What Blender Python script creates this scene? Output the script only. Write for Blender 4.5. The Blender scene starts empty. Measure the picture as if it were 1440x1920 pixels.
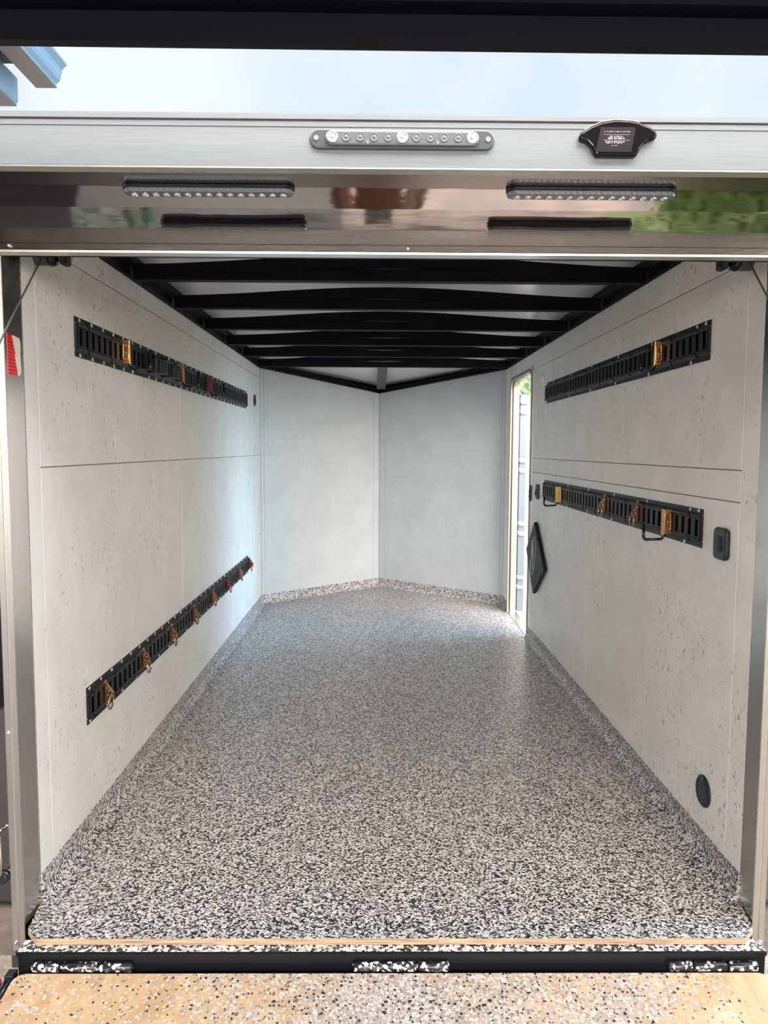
import bpy, bmesh, math, random
from mathutils import Vector, Matrix
PI = math.pi
random.seed(7)
C = bpy.context.scene.collection
SC = bpy.context.scene

# ------------------------------------------------------------------ camera
cam = bpy.data.objects.new('camera', bpy.data.cameras.new('camera')); C.objects.link(cam); SC.camera = cam
FPX = 1429.24; YAW, PITCH, ROLL = 0.0095, 0.0827, 0.0049
cam.data.sensor_fit = 'VERTICAL'; cam.data.sensor_height = 24; cam.data.lens = 24 * FPX / 1920
fw = Vector((math.sin(YAW) * math.cos(PITCH), math.cos(YAW) * math.cos(PITCH), -math.sin(PITCH)))
rt = Vector((math.cos(YAW), -math.sin(YAW), 0)); up = rt.cross(fw)
cr, sr = math.cos(ROLL), math.sin(ROLL)
r2 = rt * cr + up * sr; u2 = up * cr - rt * sr
cam.matrix_world = Matrix(((r2.x, u2.x, -fw.x, -0.0495), (r2.y, u2.y, -fw.y, 0), (r2.z, u2.z, -fw.z, 1.3301), (0, 0, 0, 1)))
cam.data.clip_start = 0.02

# ------------------------------------------------------------------ world / exposure
SC.view_settings.view_transform = 'Standard'; SC.view_settings.look = 'None'
SC.view_settings.exposure = 0.0; SC.view_settings.gamma = 1.0
try: SC.view_settings.use_curve_mapping = False
except Exception: pass
GLOW = 29.5           # brightness of the hazy sky around the hidden sun, behind the photographer
SUN_DIR = Vector((0.13, -1.0, 0.30)).normalized()
w = bpy.data.worlds.new('sky'); SC.world = w; w.use_nodes = True
nt = w.node_tree; N = nt.nodes; Lk = nt.links; N.clear()
tc = N.new('ShaderNodeTexCoord'); out = N.new('ShaderNodeOutputWorld'); bg = N.new('ShaderNodeBackground')
nz = N.new('ShaderNodeTexNoise'); nz.inputs['Scale'].default_value = 2.3; nz.inputs['Detail'].default_value = 5
nz.inputs['Roughness'].default_value = 0.45
Lk.new(tc.outputs['Generated'], nz.inputs['Vector'])
rmp = N.new('ShaderNodeValToRGB'); rmp.color_ramp.elements[0].position = .36; rmp.color_ramp.elements[1].position = .62
rmp.color_ramp.elements[0].color = (.62, .77, .98, 1); rmp.color_ramp.elements[1].color = (.92, 1.0, 1.02, 1)
Lk.new(nz.outputs['Fac'], rmp.inputs['Fac'])
dot = N.new('ShaderNodeVectorMath'); dot.operation = 'DOT_PRODUCT'; dot.inputs[1].default_value = SUN_DIR
Lk.new(tc.outputs['Generated'], dot.inputs[0])
mx0 = N.new('ShaderNodeMath'); mx0.operation = 'MAXIMUM'; mx0.inputs[1].default_value = 0
Lk.new(dot.outputs['Value'], mx0.inputs[0])
pw = N.new('ShaderNodeMath'); pw.operation = 'POWER'; pw.inputs[1].default_value = 2.5
Lk.new(mx0.outputs[0], pw.inputs[0])
gl = N.new('ShaderNodeVectorMath'); gl.operation = 'SCALE'; gl.inputs[0].default_value = (1.0, .88, .775)
ml = N.new('ShaderNodeMath'); ml.operation = 'MULTIPLY'; ml.inputs[1].default_value = GLOW
Lk.new(pw.outputs[0], ml.inputs[0]); Lk.new(ml.outputs[0], gl.inputs['Scale'])
ad = N.new('ShaderNodeVectorMath'); ad.operation = 'ADD'
Lk.new(rmp.outputs['Color'], ad.inputs[0]); Lk.new(gl.outputs[0], ad.inputs[1])
# east side (where the side door opens) has a bright blue-white haze too
dot2 = N.new('ShaderNodeVectorMath'); dot2.operation = 'DOT_PRODUCT'; dot2.inputs[1].default_value = Vector((1, .15, .25)).normalized()
Lk.new(tc.outputs['Generated'], dot2.inputs[0])
mx2 = N.new('ShaderNodeMath'); mx2.operation = 'MAXIMUM'; mx2.inputs[1].default_value = 0; Lk.new(dot2.outputs['Value'], mx2.inputs[0])
pw2 = N.new('ShaderNodeMath'); pw2.operation = 'POWER'; pw2.inputs[1].default_value = 14; Lk.new(mx2.outputs[0], pw2.inputs[0])
ml2 = N.new('ShaderNodeMath'); ml2.operation = 'MULTIPLY'; ml2.inputs[1].default_value = 26.0; Lk.new(pw2.outputs[0], ml2.inputs[0])
gl2 = N.new('ShaderNodeVectorMath'); gl2.operation = 'SCALE'; gl2.inputs[0].default_value = (.50, .78, 1.0)
Lk.new(ml2.outputs[0], gl2.inputs['Scale'])
ad2 = N.new('ShaderNodeVectorMath'); ad2.operation = 'ADD'
Lk.new(ad.outputs[0], ad2.inputs[0]); Lk.new(gl2.outputs[0], ad2.inputs[1])
Lk.new(ad2.outputs[0], bg.inputs['Color']); bg.inputs['Strength'].default_value = 1.0
Lk.new(bg.outputs[0], out.inputs[0])
SC.cycles.max_bounces = 10; SC.cycles.diffuse_bounces = 6; SC.cycles.glossy_bounces = 6
SC.cycles.use_denoising = True

# ------------------------------------------------------------------ materials
def mat(name, col=(.5, .5, .5), rough=.5, metal=0.0, spec=None, trans=0, alpha=None):
    m = bpy.data.materials.new(name); m.use_nodes = True
    b = m.node_tree.nodes['Principled BSDF']
    b.inputs['Base Color'].default_value = (*col, 1); b.inputs['Roughness'].default_value = rough
    b.inputs['Metallic'].default_value = metal
    if spec is not None: b.inputs['Specular IOR Level'].default_value = spec
    if trans: b.inputs['Transmission Weight'].default_value = trans
    return m
def nodes(m): return m.node_tree.nodes, m.node_tree.links, m.node_tree.nodes['Principled BSDF']
def objco(m):
    n = m.node_tree.nodes.new('ShaderNodeTexCoord'); return n.outputs['Object']
def noise(m, scale, detail=3, rough=.5, vec=None, dist=0):
    n = m.node_tree.nodes.new('ShaderNodeTexNoise'); n.inputs['Scale'].default_value = scale
    n.inputs['Detail'].default_value = detail; n.inputs['Roughness'].default_value = rough; n.inputs['Distortion'].default_value = dist
    m.node_tree.links.new(vec if vec is not None else objco(m), n.inputs['Vector']); return n
def ramp(m, src, stops, const=False):
    n = m.node_tree.nodes.new('ShaderNodeValToRGB'); cr = n.color_ramp
    if const: cr.interpolation = 'CONSTANT'
    while len(cr.elements) < len(stops): cr.elements.new(.5)
    for e, (p, c) in zip(cr.elements, stops): e.position = p; e.color = (*c, 1) if len(c) == 3 else c
    m.node_tree.links.new(src, n.inputs['Fac']); return n
def mixc(m, fac, a, b):
    n = m.node_tree.nodes.new('ShaderNodeMix'); n.data_type = 'RGBA'; L = m.node_tree.links
    if hasattr(fac, 'is_linked'): L.new(fac, n.inputs[0])
    else: n.inputs[0].default_value = fac
    for s, i in ((a, 6), (b, 7)):
        if hasattr(s, 'is_linked'): L.new(s, n.inputs[i])
        else: n.inputs[i].default_value = (*s, 1)
    return n.outputs[2]
def bump(m, src, strength=.2, dist=.002):
    n = m.node_tree.nodes.new('ShaderNodeBump'); n.inputs['Strength'].default_value = strength; n.inputs['Distance'].default_value = dist
    m.node_tree.links.new(src, n.inputs['Height']); m.node_tree.links.new(n.outputs[0], m.node_tree.nodes['Principled BSDF'].inputs['Normal']); return n
def mapping(m, scale, vec=None):
    n = m.node_tree.nodes.new('ShaderNodeMapping'); n.inputs['Scale'].default_value = scale
    m.node_tree.links.new(vec if vec is not None else objco(m), n.inputs['Vector']); return n.outputs[0]
def math_(m, op, a, b=None):
    n = m.node_tree.nodes.new('ShaderNodeMath'); n.operation = op; L = m.node_tree.links
    for s, i in ((a, 0), (b, 1)):
        if s is None: continue
        if hasattr(s, 'is_linked'): L.new(s, n.inputs[i])
        else: n.inputs[i].default_value = s
    return n.outputs[0]

def m_wall(name, base, speck=.5):
    m = mat(name, base, .42); n, l, b = nodes(m)
    co = objco(m)
    mott = noise(m, 5, 4, .6, co)
    c1 = mixc(m, ramp(m, mott.outputs['Fac'], [(.35, (0, 0, 0)), (.7, (1, 1, 1))]).outputs[0], tuple(x * .90 for x in base), base)
    fine = noise(m, 70, 2, .5, mapping(m, (1, 1, .62), co), 1.2)
    patch = noise(m, 2.2, 3, .6, co)
    thr = ramp(m, fine.outputs['Fac'], [(.61, (0, 0, 0)), (.70, (1, 1, 1))])
    pm = ramp(m, patch.outputs['Fac'], [(.40, (0, 0, 0)), (.60, (1, 1, 1))])
    f = math_(m, 'MULTIPLY', math_(m, 'MULTIPLY', thr.outputs[0], pm.outputs[0]), speck)
    c2 = mixc(m, f, c1, (.22, .23, .23))
    l.new(c2, b.inputs['Base Color'])
    bn = noise(m, 60, 3, .6, co, 1.0); bump(m, bn.outputs['Fac'], .25, .002)
    return m
M = {}
M['wall'] = m_wall('painted_wall_panel', (.77, .76, .74), .85)
M['nosewall_dim'] = m_wall('dimmed_nose_panel', (.48, .53, .565), .35)  # same white paint as side walls; dimmer far-end light put into the colour
M['seam'] = mat('seam_shadow_gap', (.17, .16, .15), .8)
M['trimwhite'] = mat('white_trim', (.72, .71, .69), .4)

def m_flake(name, tint=(1, 1, 1), scale=135, sparse=False):
    m = mat(name, (.5, .5, .5), .33); n, l, b = nodes(m)
    co = objco(m)
    v = n.new('ShaderNodeTexVoronoi'); v.inputs['Scale'].default_value = scale; v.inputs['Randomness'].default_value = 1
    dn = noise(m, 90, 2, .5, co)
    mv = n.new('ShaderNodeVectorMath'); mv.operation = 'MULTIPLY_ADD'; l.new(dn.outputs['Color'], mv.inputs[0])
    mv.inputs[1].default_value = (.006, .006, .006); l.new(co, mv.inputs[2]); l.new(mv.outputs[0], v.inputs['Vector'])
    sp = n.new('ShaderNodeSeparateColor'); l.new(v.outputs['Color'], sp.inputs[0])
    cols = [(0, (.012, .013, .018)), (.27, (.075, .078, .09)), (.37, (.20, .20, .215)), (.48, (.40, .395, .40)), (.64, (.53, .52, .525)), (.84, (.70, .69, .70))]
    r = ramp(m, sp.outputs['Red'], cols, True)
    l.new(r.outputs[0], b.inputs['Base Color'])
    bump(m, sp.outputs['Green'], .35, .0015)
    b.inputs['Roughness'].default_value = .34
    return m
M['flake'] = m_flake('epoxy_flake_floor', scale=185)
# plywood edge
def m_ply():
    m = mat('plywood_edge', (.5, .33, .18), .6); n, l, b = nodes(m)
    a = noise(m, 6, 4, .6, mapping(m, (1.5, 1, 60)))
    r = ramp(m, a.outputs['Fac'], [(.3, (.13, .09, .07)), (.5, (.30, .22, .16)), (.62, (.50, .33, .18)), (.8, (.62, .40, .2))])
    l.new(r.outputs[0], b.inputs['Base Color']); return m
M['ply'] = m_ply()
def m_rampdoor():
    m = mat('ramp_plywood_flakes', (.7, .5, .33), .4); n, l, b = nodes(m)
    co = objco(m)
    g = noise(m, 3.5, 5, .6, mapping(m, (2.2, .9, 1), co), 1.5)
    wood = ramp(m, g.outputs['Fac'], [(.3, (.44, .285, .16)), (.5, (.54, .37, .215)), (.7, (.62, .455, .29))])
    # density of thrown flakes: heavy in the middle, thin at the sides
    dens = noise(m, 2.4, 3, .55, co)
    sx = n.new('ShaderNodeSeparateXYZ'); l.new(co, sx.inputs[0])
    ax = math_(m, 'ABSOLUTE', math_(m, 'ADD', sx.outputs[0], .0))
    core = math_(m, 'SUBTRACT', .98, math_(m, 'MULTIPLY', ax, .88))
    d = math_(m, 'ADD', core, math_(m, 'MULTIPLY', math_(m, 'SUBTRACT', dens.outputs['Fac'], .5), 1.6))
    def layer(scale, off, r0, cols, dmul, prev):
        mp = n.new('ShaderNodeMapping'); mp.inputs['Location'].default_value = off; l.new(co, mp.inputs['Vector'])
        dn = noise(m, 110, 2, .5, mp.outputs[0])
        mv = n.new('ShaderNodeVectorMath'); mv.operation = 'MULTIPLY_ADD'; l.new(dn.outputs['Color'], mv.inputs[0])
        mv.inputs[1].default_value = (.009, .009, .009); l.new(mp.outputs[0], mv.inputs[2])
        v = n.new('ShaderNodeTexVoronoi'); v.inputs['Scale'].default_value = scale; l.new(mv.outputs[0], v.inputs['Vector'])
        sp = n.new('ShaderNodeSeparateColor'); l.new(v.outputs['Color'], sp.inputs[0])
        near = math_(m, 'LESS_THAN', v.outputs['Distance'], math_(m, 'MULTIPLY', sp.outputs['Blue'], r0))
        ex = math_(m, 'LESS_THAN', sp.outputs['Green'], math_(m, 'MULTIPLY', d, dmul))
        f = math_(m, 'MULTIPLY', near, ex)
        r = ramp(m, sp.outputs['Red'], cols, True)
        return mixc(m, f, prev, r.outputs[0])
    tan = wood.outputs[0]
    grey = mixc(m, ramp(m, d, [(.45, (0, 0, 0)), (1.0, (.75, .75, .75))]).outputs[0], tan, (.36, .31, .30))
    c = layer(150, (1, 2, 0), .9, [(0, (.27, .23, .22)), (.3, (.42, .38, .36)), (.6, (.60, .57, .55))], 1.0, grey)
    c = layer(125, (5, 1, 3), .7, [(0, (.50, .47, .45)), (.45, (.34, .32, .32)), (.7, (.57, .55, .53))], .8, c)
    c = layer(82, (3, 7, 1), .62, [(0, (.03, .028, .03)), (.72, (.16, .12, .10)), (.90, (.7, .67, .63))], .62, c)
    l.new(c, b.inputs['Base Color']); bump(m, g.outputs['Fac'], .1, .002); return m
M['rampdoor'] = m_rampdoor()
def m_polish(name, col, rough, wav=.06, scale=4):
    m = mat(name, col, rough, 1.0); a = noise(m, scale, 2, .4, mapping(m, (1, 2, 2)))
    bump(m, a.outputs['Fac'], wav, .02); return m
M['chrome'] = m_polish('polished_stainless', (.56, .53, .525), .045, .035, 5)
def m_brushed(name, col, rough, sc=(2, 2, 120)):
    m = mat(name, col, rough, 1.0); n, l, b = nodes(m)
    a = noise(m, 9, 4, .6, mapping(m, sc)); r = ramp(m, a.outputs['Fac'], [(.3, tuple(x * .86 for x in col)), (.7, col)])
    l.new(r.outputs[0], b.inputs['Base Color']); bump(m, a.outputs['Fac'], .08, .001); return m
M['alu'] = m_brushed('brushed_aluminium', (.72, .71, .69), .32)
M['lowpan'] = m_brushed('dull_header_metal', (.27, .25, .24), .16)
M['jamb'] = m_brushed('satin_stainless_liner', (.58, .56, .53), .22, (3, 3, 90))
def m_rail():
    m = mat('mill_aluminium_rail', (.70, .72, .72), .42, .35); n, l, b = nodes(m)
    a = noise(m, 6, 5, .6, mapping(m, (1.0, 1, 90))); r = ramp(m, a.outputs['Fac'], [(.3, (.15, .18, .205)), (.7, (.19, .225, .255))])
    l.new(r.outputs[0], b.inputs['Base Color']); return m
M['rail'] = m_rail()
M['black'] = mat('black_powder_coat', (.010, .011, .016), .5, spec=.3)
M['frameblack'] = mat('black_painted_frame', (.0035, .004, .008), .6, spec=.12)
M['track'] = mat('charcoal_track', (.0095, .011, .017), .45, spec=.22)
M['slot'] = mat('recess_shade_dark', (.004, .004, .006), .9, spec=.05)
M['gloss'] = mat('glossy_black_plastic', (.006, .006, .009), .15, spec=.25)
M['switch'] = mat('black_switch_plastic', (.008, .012, .020), .38, spec=.35)
M['zinc'] = mat('zinc_screw', (.75, .75, .76), .28, 1.0)
M['gold'] = mat('yellow_zinc', (.36, .20, .085), .26, 1.0)
M['copper'] = mat('brownish_zinc', (.22, .12, .085), .30, 1.0)
M['dred'] = mat('dark_red_zinc', (.11, .03, .028), .36, .8)
M['ring'] = mat('ring_steel', (.48, .36, .29), .25, 1.0)
M['roofskin'] = mat('white_roof_skin', (.80, .81, .81), .24, .1)
M['lens'] = mat('clear_ribbed_lens', (.19, .215, .25), .15, .35)
M['softlens'] = mat('soft_clear_plastic', (.11, .13, .155), .4, .1)
M['lens2'] = mat('lens_bulb', (.72, .75, .80), .06, .7)
M['lampbase'] = mat('dark_lamp_gasket', (.015, .016, .024), .3)
M['clear'] = mat('frosted_white_cover', (.70, .71, .71), .25)
M['plaque'] = mat('dark_rubber_board', (.007, .010, .015), .5, spec=.2)
M['emblem'] = mat('silver_emblem', (.28, .31, .34), .4, .2)
M['textwhite'] = mat('label_print', (.45, .42, .44), .5)
M['sill'] = None
def m_sill(name, lvl):
    m = mat(name, (.01, .011, .014), .3); n, l, b = nodes(m); co = objco(m)
    v = n.new('ShaderNodeTexVoronoi'); v.inputs['Scale'].default_value = 130; l.new(co, v.inputs['Vector'])
    sp = n.new('ShaderNodeSeparateColor'); l.new(v.outputs['Color'], sp.inputs[0])
    d = noise(m, 5, 3, .6, co)
    ex = math_(m, 'LESS_THAN', sp.outputs['Green'], math_(m, 'ADD', math_(m, 'MULTIPLY', math_(m, 'SUBTRACT', d.outputs['Fac'], .5), 1.2), lvl))
    r = ramp(m, sp.outputs['Red'], [(0, (.78, .77, .78)), (.45, (.50, .5, .52)), (.7, (.06, .06, .07))], True)
    l.new(mixc(m, ex, (.008, .009, .012), r.outputs[0]), b.inputs['Base Color'])
    bump(m, sp.outputs['Red'], .4, .002); return m
M['sillflake'] = m_sill('sill_with_loose_flakes', .82)
M['sillblack'] = mat('black_sill_steel', (.004, .005, .008), .35, spec=.2)
M['hingeflake'] = m_sill('hinge_with_flakes', .30)
M['beam'] = mat('dark_steel_beam', (.002, .003, .007), .5, spec=.1)
def m_wood(name, a, b_):
    m = mat(name, a, .6); n, l, b = nodes(m)
    g = noise(m, 3, 5, .6, mapping(m, (1, 12, 12)), .5); l.new(ramp(m, g.outputs['Fac'], [(.3, a), (.7, b_)]).outputs[0], b.inputs['Base Color']); return m
M['redwood'] = m_wood('reddish_stained_board', (.30, .06, .035), (.62, .22, .12))
M['gutter'] = mat('blue_grey_gutter', (.07, .115, .17), .35, .3)
M['gutterdark'] = mat('gutter_underside', (.03, .034, .045), .5)
M['doorwhite'] = mat('white_door_skin', (.62, .64, .65), .3)
M['dooredge'] = mat('grey_door_edge', (.10, .13, .17), .4)
M['extdark'] = mat('charcoal_trailer_side', (.05, .055, .06), .25, .3)
def m_ground():
    m = mat('pale_gravel_ground', (.4, .36, .31), .9); n, l, b = nodes(m)
    a = noise(m, 30, 6, .7); l.new(ramp(m, a.outputs['Fac'], [(.3, (.24, .19, .155)), (.55, (.40, .34, .28)), (.75, (.58, .52, .46))]).outputs[0], b.inputs['Base Color'])
    bump(m, a.outputs['Fac'], .5, .01); return m
M['ground'] = m_ground()
def m_stone():
    m = mat('worn_brown_concrete', (.15, .13, .12), .6); n, l, b = nodes(m)
    a = noise(m, 1.4, 4, .6, None, 1.2); l.new(ramp(m, a.outputs['Fac'], [(.35, (.045, .042, .045)), (.5, (.14, .115, .10)), (.62, (.24, .17, .13)), (.7, (.10, .095, .10))]).outputs[0], b.inputs['Base Color']); return m
def m_grass():
    m = mat('lawn', (.15, .25, .05), .8); n, l, b = nodes(m)
    a = noise(m, 12, 6, .7); l.new(ramp(m, a.outputs['Fac'], [(.3, (.05, .09, .015)), (.7, (.17, .24, .06))]).outputs[0], b.inputs['Base Color']); return m
M['grass'] = m_grass()
M['leaf'] = mat('leaf_green', (.13, .24, .05), .5)
M['leafdark'] = mat('leaf_dark_green', (.025, .055, .02), .5)
M['bark'] = mat('bark', (.11, .08, .06), .9)
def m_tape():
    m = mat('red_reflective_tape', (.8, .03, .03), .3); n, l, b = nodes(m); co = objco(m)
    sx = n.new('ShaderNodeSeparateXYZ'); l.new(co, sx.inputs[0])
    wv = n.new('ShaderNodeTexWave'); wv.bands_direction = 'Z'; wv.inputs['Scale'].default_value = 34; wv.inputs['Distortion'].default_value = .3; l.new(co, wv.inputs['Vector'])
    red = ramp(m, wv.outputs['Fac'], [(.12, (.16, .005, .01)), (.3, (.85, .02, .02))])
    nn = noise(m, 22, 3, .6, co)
    # pale patch running diagonally
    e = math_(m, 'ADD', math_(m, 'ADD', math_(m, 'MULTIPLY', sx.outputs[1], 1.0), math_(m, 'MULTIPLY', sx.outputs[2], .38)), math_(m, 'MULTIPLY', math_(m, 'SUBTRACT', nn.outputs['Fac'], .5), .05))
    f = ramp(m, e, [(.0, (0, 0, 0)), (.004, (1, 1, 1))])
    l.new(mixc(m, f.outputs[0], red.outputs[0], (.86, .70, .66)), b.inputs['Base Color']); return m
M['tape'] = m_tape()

# ------------------------------------------------------------------ mesh helpers
class MB:
    def __init__(s): s.bm = bmesh.new(); s.mi = 0; s.mats = []
    def use(s, m):
        if m not in s.mats: s.mats.append(m)
        s.mi = s.mats.index(m); return s
    def face(s, vs):
        try: f = s.bm.faces.new(vs); f.material_index = s.mi; return f
        except ValueError: return None
    def hexa(s, p):   # 8 points: 4 bottom ccw, 4 top
        v = [s.bm.verts.new(q) for q in p]
        for a in ((3, 2, 1, 0), (4, 5, 6, 7), (0, 1, 5, 4), (1, 2, 6, 5), (2, 3, 7, 6), (3, 0, 4, 7)): s.face([v[i] for i in a])
        return s
    def box(s, x0, x1, y0, y1, z0, z1):
        return s.hexa([(x0, y0, z0), (x1, y0, z0), (x1, y1, z0), (x0, y1, z0), (x0, y0, z1), (x1, y0, z1), (x1, y1, z1), (x0, y1, z1)])
    def prism(s, poly, axis, a, b, cap=True):  # poly: list of 2d pts; axis 'x': (y,z) pts; 'y': (x,z); 'z': (x,y)
        f = {'x': lambda q, t: (t, q[0], q[1]), 'y': lambda q, t: (q[0], t, q[1]), 'z': lambda q, t: (q[0], q[1], t)}[axis]
        A = [s.bm.verts.new(f(q, a)) for q in poly]; B = [s.bm.verts.new(f(q, b)) for q in poly]; n = len(poly)
        for i in range(n): s.face([A[i], A[(i + 1) % n], B[(i + 1) % n], B[i]])
        if cap: s.face(A[::-1]); s.face(B)
        return s
    def tube(s, pts, r, seg=10, closed=False, caps=True):
        pts = [Vector(p) for p in pts]; n = len(pts); rings = []
        prev = None
        for i, p in enumerate(pts):
            if closed: t = (pts[(i + 1) % n] - pts[i - 1])
            else: t = (pts[min(i + 1, n - 1)] - pts[max(i - 1, 0)])
            t.normalize()
            if prev is None:
                a = Vector((0, 0, 1)) if abs(t.z) < .9 else Vector((1, 0, 0)); u = t.cross(a).normalized()
            else: u = (prev - t * prev.dot(t)).normalized()
            prev = u; v = t.cross(u)
            rr = r[i] if isinstance(r, (list, tuple)) else r
            rings.append([s.bm.verts.new(p + (u * math.cos(2 * PI * k / seg) + v * math.sin(2 * PI * k / seg)) * rr) for k in range(seg)])
        m = n if closed else n - 1
        for i in range(m):
            A, B = rings[i], rings[(i + 1) % n]
            for k in range(seg): 
                f = s.face([A[k], A[(k + 1) % seg], B[(k + 1) % seg], B[k]])
                if f: f.smooth = True
        if not closed and caps: s.face(rings[0][::-1]); s.face(rings[-1])
        return s
    def lathe(s, prof, origin=(0, 0, 0), axis='y', seg=16):  # prof: (r, h) pairs
        o = Vector(origin); rings = []
        for r, h in prof:
            ring = []
            for k in range(seg):
                a = 2 * PI * k / seg; c, d = r * math.cos(a), r * math.sin(a)
                q = {'x': (h, c, d), 'y': (c, h, d), 'z': (c, d, h)}[axis]
                ring.append(s.bm.verts.new(o + Vector(q)))
            rings.append(ring)
        for A, B in zip(rings, rings[1:]):
            for k in range(seg):
                f = s.face([A[k], A[(k + 1) % seg], B[(k + 1) % seg], B[k]])
                if f: f.smooth = True
        s.face(rings[0][::-1]); s.face(rings[-1]); return s
    def build(s, name, mt=None, parent=None, loc=None, bevel=0, seg=2, norm=True):
        bmesh.ops.remove_doubles(s.bm, verts=s.bm.verts, dist=1e-6)
        if norm: bmesh.ops.recalc_face_normals(s.bm, faces=s.bm.faces)
        me = bpy.data.meshes.new(name); s.bm.to_mesh(me); s.bm.free()
        if s.mats:
            for x in s.mats: me.materials.append(x)
        else: me.materials.append(mt)
        o = bpy.data.objects.new(name, me); C.objects.link(o)
        if parent is not None: o.parent = parent
        if loc is not None: o.location = loc
        if bevel:
            b = o.modifiers.new('bevel', 'BEVEL'); b.width = bevel; b.segments = seg; b.limit_method = 'ANGLE'; b.angle_limit = math.radians(40)
        return o
def struct(o): o['kind'] = 'structure'; return o
def thing(name, label, cat, loc=(0, 0, 0), rz=0, group=None):
    o = bpy.data.objects.new(name, None); C.objects.link(o); o.location = loc; o.rotation_euler = (0, 0, rz)
    o.empty_display_size = .05; return tag(o, label, cat, group)
def tag(o, label, cat, group=None):
    o['label'] = label; o['category'] = cat
    if group: o['group'] = group
    return o
def dup(root, loc, rz=None, label=None, group=None):
    r = root.copy(); C.objects.link(r); r.location = loc
    if rz is not None: r.rotation_euler = (0, 0, rz)
    if label: r['label'] = label
    if group: r['group'] = group
    for ch in list(root.children):
        c = ch.copy(); C.objects.link(c); c.parent = r
        for g in list(ch.children):
            d = g.copy(); C.objects.link(d); d.parent = c
    return r
def stadium(w, h, n=10):     # outline in 2d, width w, height h
    r = min(w, h) / 2; P = []
    if w >= h:
        for i in range(n + 1): a = -PI / 2 + PI * i / n; P.append((w / 2 - r + r * math.cos(a), r * math.sin(a)))
        for i in range(n + 1): a = PI / 2 + PI * i / n; P.append((-w / 2 + r + r * math.cos(a), r * math.sin(a)))
    else:
        for i in range(n + 1): a = PI * i / n; P.append((r * math.cos(a), h / 2 - r + r * math.sin(a)))
        for i in range(n + 1): a = PI + PI * i / n; P.append((r * math.cos(a), -h / 2 + r + r * math.sin(a)))
    return P
def rrect(w, h, r, n=6):
    P = []
    for cx, cy, a0 in ((w / 2 - r, h / 2 - r, 0), (-w / 2 + r, h / 2 - r, 90), (-w / 2 + r, -h / 2 + r, 180), (w / 2 - r, -h / 2 + r, 270)):
        for i in range(n + 1):
            a = math.radians(a0 + 90 * i / n); P.append((cx + r * math.cos(a), cy + r * math.sin(a)))
    return P
LX, RX = -1.03, 1.03          # inner wall faces
LROT, RROT = -PI / 2, PI / 2  # local +y points into the room
Y0, Y1, YA, XA = 2.15, 6.45, 7.34, -0.028
TOP, TOPA, SEAM = 1.997, 1.855, 1.271
GZ = -0.45
DY0, DY1, DTOP = 5.335, 6.15, 1.885   # side door opening

# ------------------------------------------------------------------ ground and outside
g = MB(); g.box(-14, 14, -14, 30, GZ - .1, GZ); struct(g.build('ground', M['ground']))
g = MB(); g.box(3.4, 14, 2.5, 30, GZ, GZ + .004); g.box(3.3, 14, -14, 2.5, GZ, GZ + .004); o = g.build('lawn', M['grass']); o['kind'] = 'stuff'; o['label'] = 'green lawn beside the gravel'; o['category'] = 'grass'

g = MB(); g.prism([(-.1, 1.25), (-.9, -13.9), (3.25, -13.9), (3.25, 1.25)], 'z', GZ, GZ + .012); struct(g.build('floor_driveway_right', m_stone()))
g = MB(); g.prism([(-.1, 1.25), (-.9, -13.9), (-13.9, -13.9), (-13.9, 1.25)], 'z', GZ, GZ + .012); struct(g.build('floor_driveway_left', mat('dark_asphalt', (.03, .031, .036), .8)))
# ------------------------------------------------------------------ floor
fp = [(-.972, 1.975), (.966, 1.975), (1.008, 2.02), (RX, Y0), (RX, Y1), (XA, YA), (LX, Y1), (LX, Y0), (-1.012, 2.02)]
b = MB(); b.use(M['ply']).prism(fp, 'z', -.018, -.0005); b.use(M['flake'])
tp = [(x, y) for x, y in fp]; b.prism(tp, 'z', -.0005, 0)
floor = struct(b.build('floor'))
b = MB(); b.box(-1.07, 1.07, 2.16, Y1, -.16, -.02); b.prism([(-1.1, Y1), (1.1, Y1), (XA, YA + .07)], 'z', -.16, -.02)
struct(b.build('trim_1', M['frameblack']))           # under-floor chassis

# coved base strips
def cove(name, A, B, side):
    A, B = Vector((*A, 0)), Vector((*B, 0)); t = (B - A).normalized(); nrm = Vector((-t.y, t.x, 0)) * side
    prof = [(0, 0), (.035, 0), (.026, .004), (.016, .012), (.009, .024), (.005, .04), (.004, .081), (0, .081)]
    b = MB(); P = [[b.bm.verts.new(Q + nrm * u + Vector((0, 0, v + .0003))) for u, v in prof] for Q in (A, B)]
    n = len(prof)
    for i in range(n): b.face([P[0][i], P[0][(i + 1) % n], P[1][(i + 1) % n], P[1][i]])
    b.face(P[0]); b.face(P[1][::-1])
    return struct(b.build(name, M['flake']))
cove('baseboard_left', (LX, Y0), (LX, Y1), -1)
cove('baseboard_right_rear', (RX, Y0), (RX, DY0 - .02), 1)
cove('baseboard_right_front', (RX, DY1 + .06), (RX, Y1), 1)
cove('baseboard_nose_left', (LX, Y1), (XA, YA), -1)
cove('baseboard_nose_right', (RX, Y1), (XA, YA), 1)

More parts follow.
